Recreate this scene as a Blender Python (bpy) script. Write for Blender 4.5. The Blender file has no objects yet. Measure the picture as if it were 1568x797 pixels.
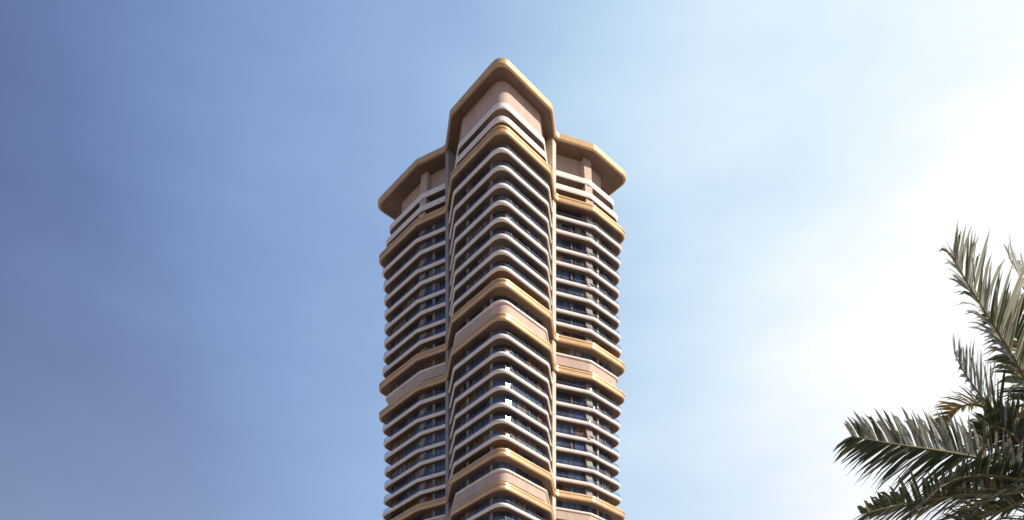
import bpy, math, random
from mathutils import Vector, Matrix
random.seed(7)
sc = bpy.context.scene
sc.view_settings.view_transform='Standard'; sc.view_settings.look='None'; sc.view_settings.exposure=0

# ---------------------------------------------------------------- materials
def mat(name, col, rough=0.6, noise=0.12, nscale=0.6, metallic=0.0, spec=0.5, stretch=(1,1,1), bump=0.0):
    m=bpy.data.materials.new(name); m.use_nodes=True
    nt=m.node_tree; b=nt.nodes['Principled BSDF']
    tc=nt.nodes.new('ShaderNodeTexCoord'); mp=nt.nodes.new('ShaderNodeMapping')
    mp.inputs['Scale'].default_value=stretch
    n=nt.nodes.new('ShaderNodeTexNoise'); n.inputs['Scale'].default_value=nscale; n.inputs['Detail'].default_value=5
    r=nt.nodes.new('ShaderNodeMapRange'); r.inputs['From Min'].default_value=.3; r.inputs['From Max'].default_value=.7
    r.inputs['To Min'].default_value=1-noise; r.inputs['To Max'].default_value=1+noise
    mx=nt.nodes.new('ShaderNodeVectorMath'); mx.operation='SCALE'; mx.inputs[0].default_value=col
    nt.links.new(tc.outputs['Object'],mp.inputs[0]); nt.links.new(mp.outputs[0],n.inputs['Vector'])
    nt.links.new(n.outputs['Fac'],r.inputs['Value']); nt.links.new(r.outputs[0],mx.inputs['Scale'])
    nt.links.new(mx.outputs[0],b.inputs['Base Color'])
    b.inputs['Roughness'].default_value=rough; b.inputs['Metallic'].default_value=metallic
    b.inputs['Specular IOR Level'].default_value=spec
    if bump:
        bp=nt.nodes.new('ShaderNodeBump'); bp.inputs['Strength'].default_value=bump
        nt.links.new(n.outputs['Fac'],bp.inputs['Height']); nt.links.new(bp.outputs[0],b.inputs['Normal'])
    return m
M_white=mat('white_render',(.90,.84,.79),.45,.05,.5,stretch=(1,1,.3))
M_tan=mat('tan_cladding',(.57,.385,.225),.35,.10,.4,metallic=.15)
M_trim=mat('gold_trim',(.75,.51,.26),.3,.10,.4,metallic=.25)
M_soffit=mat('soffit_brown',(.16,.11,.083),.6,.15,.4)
M_wall=mat('beige_wall',(.58,.46,.40),.65,.10,.5,stretch=(1,1,.3))
M_cream=mat('cream_column',(.68,.58,.48),.6,.1,.5)
M_glass=mat('window_dark',(.04,.055,.09),.06,.3,.3,spec=1.0)
M_glass2=mat('window_blue',(.09,.14,.25),.06,.3,.3,spec=1.0)
M_curt=mat('window_curtain',(.25,.24,.24),.2,.2,2)
M_warm=mat('window_warm_lit',(.20,.11,.055),.35,.3,1)  # orange-brown base colour stands in for warm interior light, no emission
M_mull=mat('mullion',(.08,.068,.06),.4,.1)
M_grey=mat('grey_panel',(.34,.32,.32),.5,.1)
M_ground=mat('sandy_ground',(.30,.24,.18),.9,.25,.05,bump=.3)
M_pave=mat('paving',(.34,.31,.28),.8,.15,.4)
M_asph=mat('asphalt',(.05,.05,.052),.85,.2,1.5)
M_paint=mat('road_paint',(.7,.7,.68),.6,.1,3)
M_kerb=mat('kerb_stone',(.4,.39,.37),.8,.1,3)
M_trunk=mat('palm_bark',(.12,.085,.055),.9,.4,6,bump=.8)
M_rach=mat('palm_rachis',(.16,.15,.06),.6,.2,4)
M_rail=bpy.data.materials.new('balustrade_glass'); M_rail.use_nodes=True
nt=M_rail.node_tree; nt.nodes.clear()
o=nt.nodes.new('ShaderNodeOutputMaterial'); t=nt.nodes.new('ShaderNodeBsdfTransparent'); t.inputs[0].default_value=(.64,.72,.83,1)
g=nt.nodes.new('ShaderNodeBsdfGlossy'); g.inputs['Roughness'].default_value=.05; g.inputs[0].default_value=(.8,.88,1,1)
f=nt.nodes.new('ShaderNodeFresnel'); f.inputs[0].default_value=1.8; x=nt.nodes.new('ShaderNodeMixShader')
nt.links.new(f.outputs[0],x.inputs[0]); nt.links.new(t.outputs[0],x.inputs[1]); nt.links.new(g.outputs[0],x.inputs[2]); nt.links.new(x.outputs[0],o.inputs[0])

def leafmat(name,c1,c2,tr):
    m=bpy.data.materials.new(name); m.use_nodes=True; nt=m.node_tree; nt.nodes.clear()
    o=nt.nodes.new('ShaderNodeOutputMaterial')
    tc=nt.nodes.new('ShaderNodeTexCoord'); n=nt.nodes.new('ShaderNodeTexNoise'); n.inputs['Scale'].default_value=3
    cr=nt.nodes.new('ShaderNodeValToRGB'); cr.color_ramp.elements[0].position=.35; cr.color_ramp.elements[1].position=.65
    cr.color_ramp.elements[0].color=(*c1,1); cr.color_ramp.elements[1].color=(*c2,1)
    nt.links.new(tc.outputs['Object'],n.inputs['Vector']); nt.links.new(n.outputs['Fac'],cr.inputs[0])
    p=nt.nodes.new('ShaderNodeBsdfPrincipled'); p.inputs['Roughness'].default_value=.38; p.inputs['Specular IOR Level'].default_value=.6
    tb=nt.nodes.new('ShaderNodeBsdfTranslucent'); tb.inputs[0].default_value=(*tr,1)
    mx=nt.nodes.new('ShaderNodeMixShader'); mx.inputs[0].default_value=.35
    nt.links.new(cr.outputs[0],p.inputs['Base Color']); nt.links.new(p.outputs[0],mx.inputs[1]); nt.links.new(tb.outputs[0],mx.inputs[2]); nt.links.new(mx.outputs[0],o.inputs[0])
    return m
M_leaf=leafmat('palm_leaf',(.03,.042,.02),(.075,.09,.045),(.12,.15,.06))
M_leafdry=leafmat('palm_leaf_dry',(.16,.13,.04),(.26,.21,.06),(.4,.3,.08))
M_leafsun=leafmat('palm_leaf_sunlit',(.25,.26,.21),(.36,.37,.31),(.45,.45,.36))  # light grey copy of the leaf, sunlight painted into its colour

# ---------------------------------------------------------------- mesh helpers
class MB:
    def __init__(s): s.v=[]; s.f=[]; s.m=[]
    def face(s,pts,mi=0):
        b=len(s.v); s.v+= [tuple(p) for p in pts]; s.f.append(tuple(range(b,b+len(pts)))); s.m.append(mi)
    def box8(s,P,mi=0):
        b=len(s.v); s.v+=[tuple(p) for p in P]
        for q in ((0,3,2,1),(4,5,6,7),(0,1,5,4),(1,2,6,5),(2,3,7,6),(3,0,4,7)):
            s.f.append(tuple(b+i for i in q)); s.m.append(mi)
    def make(s,name,mats,parent=None,smooth=False,angle=None):
        me=bpy.data.meshes.new(name); me.from_pydata(s.v,[],s.f); me.update()
        for m in mats: me.materials.append(m)
        me.polygons.foreach_set('material_index',s.m)
        if smooth or angle: me.polygons.foreach_set('use_smooth',[True]*len(s.f))
        if angle: me.set_sharp_from_angle(angle=math.radians(angle))
        ob=bpy.data.objects.new(name,me); sc.collection.objects.link(ob)
        if parent: ob.parent=parent
        return ob

# ---------------------------------------------------------------- tower plan
A=(-2.3,178.8)
R=[(8.65,189.7),(9.7,196.2),(18.75,199.2),(27.6,207.0)]
L=[(-13.4,191.0),(-15.1,199.4),(-22.2,203.0),(-33.5,214.6)]
c0=((R[3][0]+L[3][0])/2,(R[3][1]+L[3][1])/2)
def rf(p): return (2*c0[0]-p[0],2*c0[1]-p[1])
plan=[A]+R+[rf(L[2]),rf(L[1]),rf(L[0]),rf(A),rf(R[0]),rf(R[1]),rf(R[2])]+[L[3],L[2],L[1],L[0]]
rad =[2.8, 2.2,1.8,2.6,2.2, 2.6,1.8,2.2, 2.8, 2.2,1.8,2.6, 2.2,2.6,1.8,2.2]
plan=[Vector(p) for p in plan]; NP=len(plan)
area=sum(plan[i].x*plan[(i+1)%NP].y-plan[(i+1)%NP].x*plan[i].y for i in range(NP))
sg=1 if area>0 else -1
SEG=8
PROW={0,15,7,8}; CHEEK={1,14,6,9}; FRONT={2,13,5,10}
def outline(t):
    """t = inset of every edge, or (prow, cheek, wing[, wing front]) insets"""
    if isinstance(t,tuple): ins=[t[0] if i in PROW else t[1] if i in CHEEK else t[-1] if i in FRONT else t[2] for i in range(NP)]
    else: ins=[t]*NP
    off=[]
    for i in range(NP):
        p0,p1,p2=plan[i-1],plan[i],plan[(i+1)%NP]
        e1=(p1-p0).normalized(); e2=(p2-p1).normalized()
        n1=Vector((-e1.y,e1.x))*sg; n2=Vector((-e2.y,e2.x))*sg
        det=n1.x*n2.y-n1.y*n2.x; a_,b_=ins[i-1],ins[i]
        off.append(p1+Vector(((a_*n2.y-b_*n1.y)/det,(b_*n1.x-a_*n2.x)/det)))
    out=[]
    for i in range(NP):
        p0,p1,p2=off[i-1],off[i],off[(i+1)%NP]
        d1=(p0-p1); d2=(p2-p1); l1,l2=d1.length,d2.length; d1/=l1; d2/=l2
        ang=d1.angle(d2); T=min(rad[i]/math.tan(ang/2) if ang<3.1 else 0.5, .46*min(l1,l2))
        T=max(T,.15)
        a=p1+d1*T; c=p1+d2*T
        for k in range(SEG+1):
            s=k/SEG; out.append(a*(1-s)**2+p1*2*s*(1-s)+c*s*s)
    return out
_cache={}
def OL(t):
    k=tuple(round(a,3) for a in t) if isinstance(t,tuple) else round(t,3)
    if k not in _cache: _cache[k]=outline(t)
    return _cache[k]
def sweep(mb, prof, mi=0, mis=None):
    rings=[]
    for (t,z) in prof:
        b=len(mb.v); o=OL(t); mb.v+=[(p.x,p.y,z) for p in o]; rings.append(b)
    n=len(OL(prof[0][0]))
    for j in range(len(rings)-1):
        a,b=rings[j],rings[j+1]
        for i in range(n):
            k=(i+1)%n
            mb.f.append((a+i,a+k,b+k,b+i) if sg>0 else (a+i,b+i,b+k,a+k)); mb.m.append(mis[j] if mis else mi)

Zb=170.1; P=3.5
tower=bpy.data.objects.new('high_rise_tower',None); sc.collection.objects.link(tower)
slabs=MB(); bands=MB(); walls=MB(); glass=MB(); mull=MB(); rail=MB(); fins=MB(); cols=MB()

GI=2.2
def resample(o, step):
    pts=[]; n=len(o)
    seg=[(o[(i+1)%n]-o[i]).length for i in range(n)]; tot=sum(seg); N=int(tot/step); st=tot/N
    i=0; acc=0
    for k in range(N):
        s=k*st
        while acc+seg[i]<s: acc+=seg[i]; i+=1
        pts.append(o[i]+(o[(i+1)%n]-o[i])*((s-acc)/max(seg[i],1e-6)))
    return pts
g_pts=resample(OL(GI),1.55)
def glazing(z0,z1,pts,warm=.06):
    n=len(pts); run=0; cur=0
    for i in range(n):
        a=pts[i]; b=pts[(i+1)%n]
        if run<=0:
            r=random.random(); cur=3 if r<warm else 2 if r<warm+.12 else 0 if r<.55 else 1
            run=random.choice([1,1,2,2,3,4])
        run-=1
        glass.face([(a.x,a.y,z0),(b.x,b.y,z0),(b.x,b.y,z1),(a.x,a.y,z1)],cur)
        e=(b-a).normalized(); nn=Vector((e.y,-e.x))*sg
        w=.06 if i%2 else .12; d=.10 if i%2 else .18
        big=(i%11==0)
        if big: w=.6; d=.3
        q=[a-e*w/2,a+e*w/2,a+e*w/2+nn*d,a-e*w/2+nn*d]
        for u,v in ((0,3),(3,2),(2,1)):
            mull.face([(q[u].x,q[u].y,z0),(q[v].x,q[v].y,z0),(q[v].x,q[v].y,z1),(q[u].x,q[u].y,z1)],1 if big else 0)

bandset={0,9,11,19,21,29,31,39,41}
mech={10,20,30,40}
blist=sorted(bandset)
for i in range(0,48):
    z=Zb-P*i
    if i in bandset:
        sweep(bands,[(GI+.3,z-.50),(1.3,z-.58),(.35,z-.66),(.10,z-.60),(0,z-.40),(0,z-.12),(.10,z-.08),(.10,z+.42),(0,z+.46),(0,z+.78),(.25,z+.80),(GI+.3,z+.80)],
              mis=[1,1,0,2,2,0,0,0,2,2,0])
    elif i in mech:
        sweep(walls,[(2.4,z-1.3),(1.6,z-1.3),(1.4,z+.55),(1.7,z+.55),(2.4,z+.55)])
        sweep(slabs,[(2.4,z+.56),(1.2,z+.56),(1.1,z+.66),(1.1,z+.95),(2.4,z+.95)])
    else:
        lo=max(b for b in blist if b<i); hi=min([b for b in blist if b>i]+[51])
        s=.38+.50*math.sin(math.pi*(i-lo)/(hi-lo))      # floors swell toward the tan bands
        alt=.30 if i%2 else -.18
        sv=(s,s,s,s+alt)
        def o_(k): return tuple(a+k for a in sv)
        G4=(GI+.2,)*4
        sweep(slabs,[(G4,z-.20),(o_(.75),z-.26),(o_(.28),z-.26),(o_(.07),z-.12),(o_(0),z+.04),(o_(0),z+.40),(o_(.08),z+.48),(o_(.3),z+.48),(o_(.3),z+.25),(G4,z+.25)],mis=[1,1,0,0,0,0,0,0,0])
        sweep(rail,[(o_(.2),z+.48),(o_(.2),z+1.1)])
        sweep(rail,[(o_(.16),z+1.1),(o_(.24),z+1.1),(o_(.24),z+1.15),(o_(.16),z+1.15),(o_(.16),z+1.1)],mi=1)
    zt=z-(.2 if i not in bandset else .5)
    wm=.05 if i<11 else .14
    if i<47 and i not in mech:
        zn=Zb-P*(i+1); zlow=zn+.25
        if (i+1) in mech: zlow=zn-1
        glazing(zlow,zt,g_pts,wm)
    elif i in mech:
        glazing(z-P+.5,z+1,g_pts,wm)

# crown ---------------------------------------------------------------
for i in (-1,-2):
    z=Zb-P*i; s=(1.2,1.2,1.2) if i==-1 else (1.7,1.7,1.8)
    def S_(k): return tuple(a+k for a in s)
    sweep(slabs,[((4.4,4.4,5.0),z-.30),(S_(.6),z-.36),(S_(.12),z-.3),(S_(0),z-.1),(S_(0),z+.85),(S_(.25),z+.85),(S_(.25),z+.2),((4.4,4.4,5.0),z+.2)],mis=[1,1,0,0,0,0,0])
c_pts=resample(OL((3.4,3.2,4.3)),1.55)
glazing(Zb+.8,Zb+P-.36,c_pts); glazing(Zb+P+.2,Zb+2*P-.36,c_pts)
CW=(2.5,2.6,3.9)
sweep(walls,[((2.8,2.9,4.2),Zb+2*P+.2),(CW,Zb+2*P+.9),(CW,183.9)])
CS=(2.46,2.56,3.86)
sweep(mull,[(CS,Zb+2*P+1.1),(CS,Zb+2*P+1.55)])
zr=184.7
sweep(bands,[((3,3,4.4),zr-1.1),(1.2,zr-1.40),(.25,zr-1.50),(-.1,zr-1.45),(-.2,zr-1.25),(-.2,zr-.25),(-.05,zr),(.5,zr+.05),(1.1,zr-.1),(1.1,zr-1.0)],mis=[1,1,0,0,2,2,2,0,0])
bands.face([(p.x,p.y,zr-.9) for p in OL(1.1)],0)
cx,cy=c0
walls.box8([(cx-8,cy-8,zr-.9),(cx+8,cy-8,zr-.9),(cx+8,cy+8,zr-.9),(cx-8,cy+8,zr-.9),(cx-8,cy-8,zr-.1),(cx+8,cy-8,zr-.1),(cx+8,cy+8,zr-.1),(cx-8,cy+8,zr-.1)])

def prism(mb,c,e,w,d,z0,z1,mi=0):
    nn=Vector((-e.y,e.x)); P_=[c-e*w/2-nn*d/2,c+e*w/2-nn*d/2,c+e*w/2+nn*d/2,c-e*w/2+nn*d/2]
    mb.box8([(p.x,p.y,z0) for p in P_]+[(p.x,p.y,z1) for p in P_],mi)
for idx in (2,6,10,14):
    p=plan[idx]; e1=(p-plan[idx-1]).normalized(); e2=(plan[(idx+1)%NP]-p).normalized()
    b=(Vector((-e1.y,e1.x))*sg+Vector((-e2.y,e2.x))*sg).normalized()
    c=p+b*1.35
    prism(cols,c,Vector((-b.y,b.x)),1.25,2.2,0,183.5,0 if idx in(2,6) else 1)
def blade(c,inw,z0,z1,d0,d1,th,mi,tp=.8):
    e=Vector((-inw.y,inw.x))*th/2
    a0=c+inw*d0; a1=c+inw*d1; a2=c+inw*(d0+tp)
    b=[(a0-e,z0),(a1-e,z0),(a1-e,z1),(a2-e,z1),(a0+e,z0),(a1+e,z0),(a1+e,z1),(a2+e,z1)]
    fins.box8([(p.x,p.y,z) for p,z in b],mi)
bl=[]
for ei in range(NP):
    p=plan[ei]; q=plan[(ei+1)%NP]; ln=(q-p).length; e=(q-p)/ln; nn=Vector((-e.y,e.x))*sg
    if ln>14: ts=(.33,.68)
    elif ln>10: ts=(.5,)
    elif ln>8.8: ts=(.5,)
    else: ts=()
    for t_ in ts: bl.append((p+e*ln*t_,nn,.22,1))
for idx in (3,5,11,13):
    p=plan[idx]; e1=(p-plan[idx-1]).normalized(); e2=(plan[(idx+1)%NP]-p).normalized()
    b=(Vector((-e1.y,e1.x))*sg+Vector((-e2.y,e2.x))*sg).normalized()
    bl.append((p+b*.35,b,1.7,2))
for i in range(-3,47):
    z=Zb-P*i
    if i+1 in mech or i in mech: continue
    for (c,nn,th,mi) in bl:
        if i<0 and mi!=2: continue
        if mi==1 and random.random()<.25: continue
        if i==-3: blade(c,nn,z-P+.2,183.4,1.9,5.0,2.0,0,.5)
        elif i<0: blade(c,nn,z-P+.2,z-.3,1.3 if i==-1 else 1.7,4.8,2.0,0,.1)
        else: blade(c,nn,z-P+.25,z-.2,1.3 if mi==1 else .85,GI+.6,th,1,1.0)

slabs.make('floor_slabs',[M_white,M_soffit],tower,angle=24)
bands.make('tan_bands_and_roof',[M_tan,M_soffit,M_trim],tower,angle=24)
walls.make('plant_storey_walls',[M_wall],tower,angle=24)
glass.make('windows',[M_glass,M_glass2,M_curt,M_warm],tower)
mull.make('mullions',[M_mull,M_grey],tower)
rail.make('balustrades',[M_rail,M_mull],tower,angle=24)
fins.make('balcony_partitions',[M_wall,M_grey],tower)
cols.make('corner_columns',[M_cream,M_grey],tower)

# ---------------------------------------------------------------- ground & road
g=MB(); S=6000
g.face([(-S,-S,0),(S,-S,0),(S,S,0),(-S,S,0)]); g.make('ground',[M_ground])
r=MB(); r.face([(-900,60,.008),(900,60,.008),(900,74,.008),(-900,74,.008)])
for k in range(-80,80): r.face([(k*9,66.9,.012),(k*9+4,66.9,.012),(k*9+4,67.1,.012),(k*9,67.1,.012)],1)
r.make('road',[M_asph,M_paint])
k=MB()
for y in (59.7,74.0): k.box8([(-900,y,0),(900,y,0),(900,y+.3,0),(-900,y+.3,0),(-900,y,.13),(900,y,.13),(900,y+.3,.13),(-900,y+.3,.13)])
k.make('kerb',[M_kerb])
pv=MB(); pv.face([(-60,74.4,.02),(60,74.4,.02),(60,270,.02),(-60,270,.02)]); pv.make('plaza_pavement',[M_pave])

# ---------------------------------------------------------------- palm
F=1337.0
def W(px,py,d): return Vector(((px-784)*d/F, d, 1.6+(1450-py)*d/F))
palm=bpy.data.objects.new('palm_tree',None); sc.collection.objects.link(palm)
leaf=MB(); rach=MB(); trunk=MB()
def cat(P4,t):
    a,b,c,d=P4
    return a*(1-t)**3+b*3*t*(1-t)**2+c*3*t*t*(1-t)+d*t**3
def tube(mb,pts,rads,ns=6):
    base=len(mb.v); n=len(pts)
    for i,p in enumerate(pts):
        t=(pts[min(i+1,n-1)]-pts[max(i-1,0)]).normalized()
        u=t.cross(Vector((0.3,.2,1))).normalized(); v=t.cross(u)
        for k in range(ns):
            a=2*math.pi*k/ns; mb.v.append(tuple(p+(u*math.cos(a)+v*math.sin(a))*rads[i]))
    for i in range(n-1):
        for k in range(ns):
            k2=(k+1)%ns; mb.f.append((base+i*ns+k,base+i*ns+k2,base+(i+1)*ns+k2,base+(i+1)*ns+k)); mb.m.append(0)
def frond(P4,roll=0.,mi=0,ll=.72,n=62,width=.05,sunlit=(0,0),t0=.16):
    pts=[cat(P4,k/28) for k in range(29)]
    tube(rach,pts,[.035*(1-k/29)+.004 for k in range(29)])
    for k in range(n):
        t=t0+(1-t0)*(k+.5)/n
        p=cat(P4,t); T=(cat(P4,min(1,t+.01))-cat(P4,t-.01)).normalized()
        up=Vector((0,0,1)); S_=T.cross(up)
        if S_.length<.1: S_=T.cross(Vector((0,1,0)))
        S_.normalize(); N=S_.cross(T).normalized()
        Rm=Matrix.Rotation(roll,3,T); S_=Rm@S_; N=Rm@N
        prof=math.sin(math.pi*min(1,(t-t0)/(1-t0)*.80+.13))**.6
        for sd in (-1,1):
            if random.random()<.05: continue
            L_=ll*prof*random.uniform(.75,1.12)
            fwd=.45+.7*t+random.uniform(-.2,.2)
            D=(S_*sd+N*random.uniform(.15,.65)+T*fwd).normalized()
            Wd=D.cross(N).normalized(); Wd=(Wd+N*random.uniform(-.6,.6)).normalized()
            w=width*random.uniform(.75,1.2)
            droop=Vector((0,0,-1))*L_*random.uniform(.05,.35)
            q=[p, p+D*L_*.35, p+D*L_*.72+droop*.35, p+D*L_+droop]
            ws=[w*.35,w*.5,w*.36,w*.03]
            m_=mi
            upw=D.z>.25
            if random.random()<(sunlit[0] if upw else sunlit[1]): m_=2  # upward leaflets more often get the leaf colour with painted sunlight
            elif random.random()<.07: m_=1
            b=len(leaf.v)
            for qq,w_ in zip(q,ws): leaf.v+=[tuple(qq-Wd*w_),tuple(qq+Wd*w_)]
            for j in range(3): leaf.f.append((b+2*j,b+2*j+1,b+2*j+3,b+2*j+2)); leaf.m.append(m_)
C=W(1612,745,13.5)
def WF(lst): return [C]+[W(*a) for a in lst]
frond(WF([(1612,600,13.3),(1515,505,13.0),(1458,392,12.8)]),roll=-.5,ll=1.05,n=92,sunlit=(.75,.1))
frond(WF([(1560,655,13.9),(1495,620,14.2),(1461,540,14.5)]),roll=.4,sunlit=(.5,.1),ll=.75,n=76)
frond(WF([(1520,690,13.2),(1410,692,12.9),(1304,668,12.6)]),roll=.9,ll=.75,n=84,width=.046,sunlit=(.75,.1))
frond(WF([(1500,755,13.2),(1410,760,12.8),(1320,788,12.4)]),roll=.5,ll=.6,n=74,sunlit=(.2,.05))
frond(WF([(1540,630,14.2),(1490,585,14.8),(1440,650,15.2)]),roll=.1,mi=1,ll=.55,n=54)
frond(WF([(1520,730,13.0),(1460,700,12.4),(1400,790,12.0)]),roll=.3,ll=.6,sunlit=(.1,.05))
frond(WF([(1605,570,13.8),(1590,460,14.2),(1545,395,14.6)]),roll=.3,ll=.85,sunlit=(.8,.6))
frond(WF([(1590,620,13.6),(1570,520,13.4),(1535,480,13.2)]),roll=.2,ll=.8,sunlit=(.4,.1))
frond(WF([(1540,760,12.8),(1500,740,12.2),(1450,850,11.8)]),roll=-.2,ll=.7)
frond(WF([(1560,670,13.4),(1530,630,13.3),(1495,670,13.2)]),roll=.8,ll=.6,sunlit=(.2,0))
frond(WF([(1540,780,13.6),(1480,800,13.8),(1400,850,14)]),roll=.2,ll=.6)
for k in range(26):
    az=random.uniform(-1.35,1.35)
    el=random.uniform(-.5,1.2); Lf=random.uniform(3.2,3.9)
    h=Vector((math.cos(az),math.sin(az),0))
    b=C+(h*math.cos(el)+Vector((0,0,math.sin(el)+.3)))*Lf*.35
    c=b+(h*math.cos(el*.5)+Vector((0,0,math.sin(el*.5))))*Lf*.35
    d=c+(h*.8+Vector((0,0,-.5+el*.4)))*Lf*.35
    frond([C,b,c,d],roll=random.uniform(-.4,.4),n=50,sunlit=(.1,.1))
leaf.make('fronds',[M_leaf,M_leafdry,M_leafsun],palm)
rach.make('frond_stems',[M_rach],palm,True)
tp=[]; tr=[]
for k in range(60):
    t=k/59; z=C.z*t-.02
    tp.append(Vector((C.x+.35*(1-t)**2,C.y+.15*(1-t),z))); tr.append(.24-.07*t+(.02 if k%2 else 0)+(.12*(1-t/.06) if t<.06 else 0))
tube(trunk,tp,tr,14)
for k in range(40):
    a=k*2.4; zz=C.z-.9+.9*k/40
    d=Vector((math.cos(a),math.sin(a),.9)); p=Vector((C.x,C.y,zz))+Vector((math.cos(a),math.sin(a),0))*.14
    tube(trunk,[p,p+d*.12,p+d*.26],[.05,.04,.015],5)
trunk.make('trunk',[M_trunk],palm,True)

# ---------------------------------------------------------------- sun & sky
sun_az=math.radians(112)
sun_el=math.radians(32)
sd=Vector((math.sin(sun_az)*math.cos(sun_el),math.cos(sun_az)*math.cos(sun_el),math.sin(sun_el)))
sl=bpy.data.lights.new('sun','SUN'); sl.energy=5.0; sl.angle=math.radians(.5); sl.color=(1,.86,.68)
so=bpy.data.objects.new('sun',sl); sc.collection.objects.link(so); so.rotation_euler=sd.to_track_quat('Z','Y').to_euler()
so.location=(0,0,300)
w=bpy.data.worlds.new('World'); sc.world=w; w.use_nodes=True; nt=w.node_tree; nt.nodes.clear()
N=nt.nodes.new; Lk=nt.links.new
out=N('ShaderNodeOutputWorld'); sky=N('ShaderNodeTexSky'); sky.sky_type='NISHITA'; sky.sun_disc=False
sky.sun_elevation=sun_el; sky.sun_rotation=sun_az; sky.dust_density=1.0; sky.air_density=1.0; sky.ozone_density=1.5
bg=N('ShaderNodeBackground'); bg.inputs[1].default_value=.12; Lk(sky.outputs[0],bg.inputs[0])
geo=N('ShaderNodeTexCoord')
dot=N('ShaderNodeVectorMath'); dot.operation='DOT_PRODUCT'; Lk(geo.outputs['Generated'],dot.inputs[0])
dot.inputs[1].default_value=Vector((.74,.59,.37)).normalized()
mp=N('ShaderNodeMapping'); mp.inputs['Scale'].default_value=(1.8,1.8,5.0); mp.inputs['Rotation'].default_value=(0,.15,0); Lk(geo.outputs['Generated'],mp.inputs[0])
no=N('ShaderNodeTexNoise'); no.inputs['Scale'].default_value=1.8; no.inputs['Detail'].default_value=4; no.inputs['Roughness'].default_value=.5; Lk(mp.outputs[0],no.inputs['Vector'])
nr=N('ShaderNodeMapRange'); nr.inputs['From Min'].default_value=.3; nr.inputs['From Max'].default_value=.7; nr.inputs['To Min'].default_value=-.04; nr.inputs['To Max'].default_value=.045
Lk(no.outputs['Fac'],nr.inputs['Value'])
ad=N('ShaderNodeMath'); ad.operation='ADD'; Lk(dot.outputs['Value'],ad.inputs[0]); Lk(nr.outputs[0],ad.inputs[1])
cr=N('ShaderNodeValToRGB'); Lk(ad.outputs[0],cr.inputs[0]); R_=cr.color_ramp
R_.elements[0].position=.27; R_.elements[0].color=(.105,.15,.32,1)
R_.elements[1].position=.91; R_.elements[1].color=(1.2,1.2,1.18,1)
for p_,c_ in ((.38,(.15,.215,.43)),(.50,(.23,.35,.63)),(.61,(.32,.48,.76)),(.69,(.45,.64,.88)),(.755,(.62,.80,.98)),(.84,(.86,.98,1.08))):
    e=R_.elements.new(p_); e.color=(*c_,1)
sep=N('ShaderNodeSeparateXYZ'); Lk(geo.outputs['Generated'],sep.inputs[0])
hr=N('ShaderNodeMapRange'); hr.inputs['From Min'].default_value=.62; hr.inputs['From Max'].default_value=.30; hr.inputs['To Min'].default_value=0; hr.inputs['To Max'].default_value=.40
Lk(sep.outputs['Z'],hr.inputs['Value'])
hm=N('ShaderNodeMixRGB'); hm.inputs[2].default_value=(.50,.63,.86,1); Lk(hr.outputs[0],hm.inputs[0]); Lk(cr.outputs[0],hm.inputs[1])
bg2=N('ShaderNodeBackground'); Lk(hm.outputs[0],bg2.inputs[0]); bg2.inputs[1].default_value=1.0
ms=N('ShaderNodeMixShader'); ms.inputs[0].default_value=.93
Lk(bg.outputs[0],ms.inputs[1]); Lk(bg2.outputs[0],ms.inputs[2]); Lk(ms.outputs[0],out.inputs[0])

# ---------------------------------------------------------------- camera
cd=bpy.data.cameras.new('camera'); co=bpy.data.objects.new('camera',cd); sc.collection.objects.link(co); sc.camera=co
co.location=(0,0,1.6); co.rotation_euler=(math.radians(90),0,0)
cd.sensor_width=36; cd.lens=36*F/1568; cd.shift_y=(1450-398.5)/1568; cd.clip_end=20000
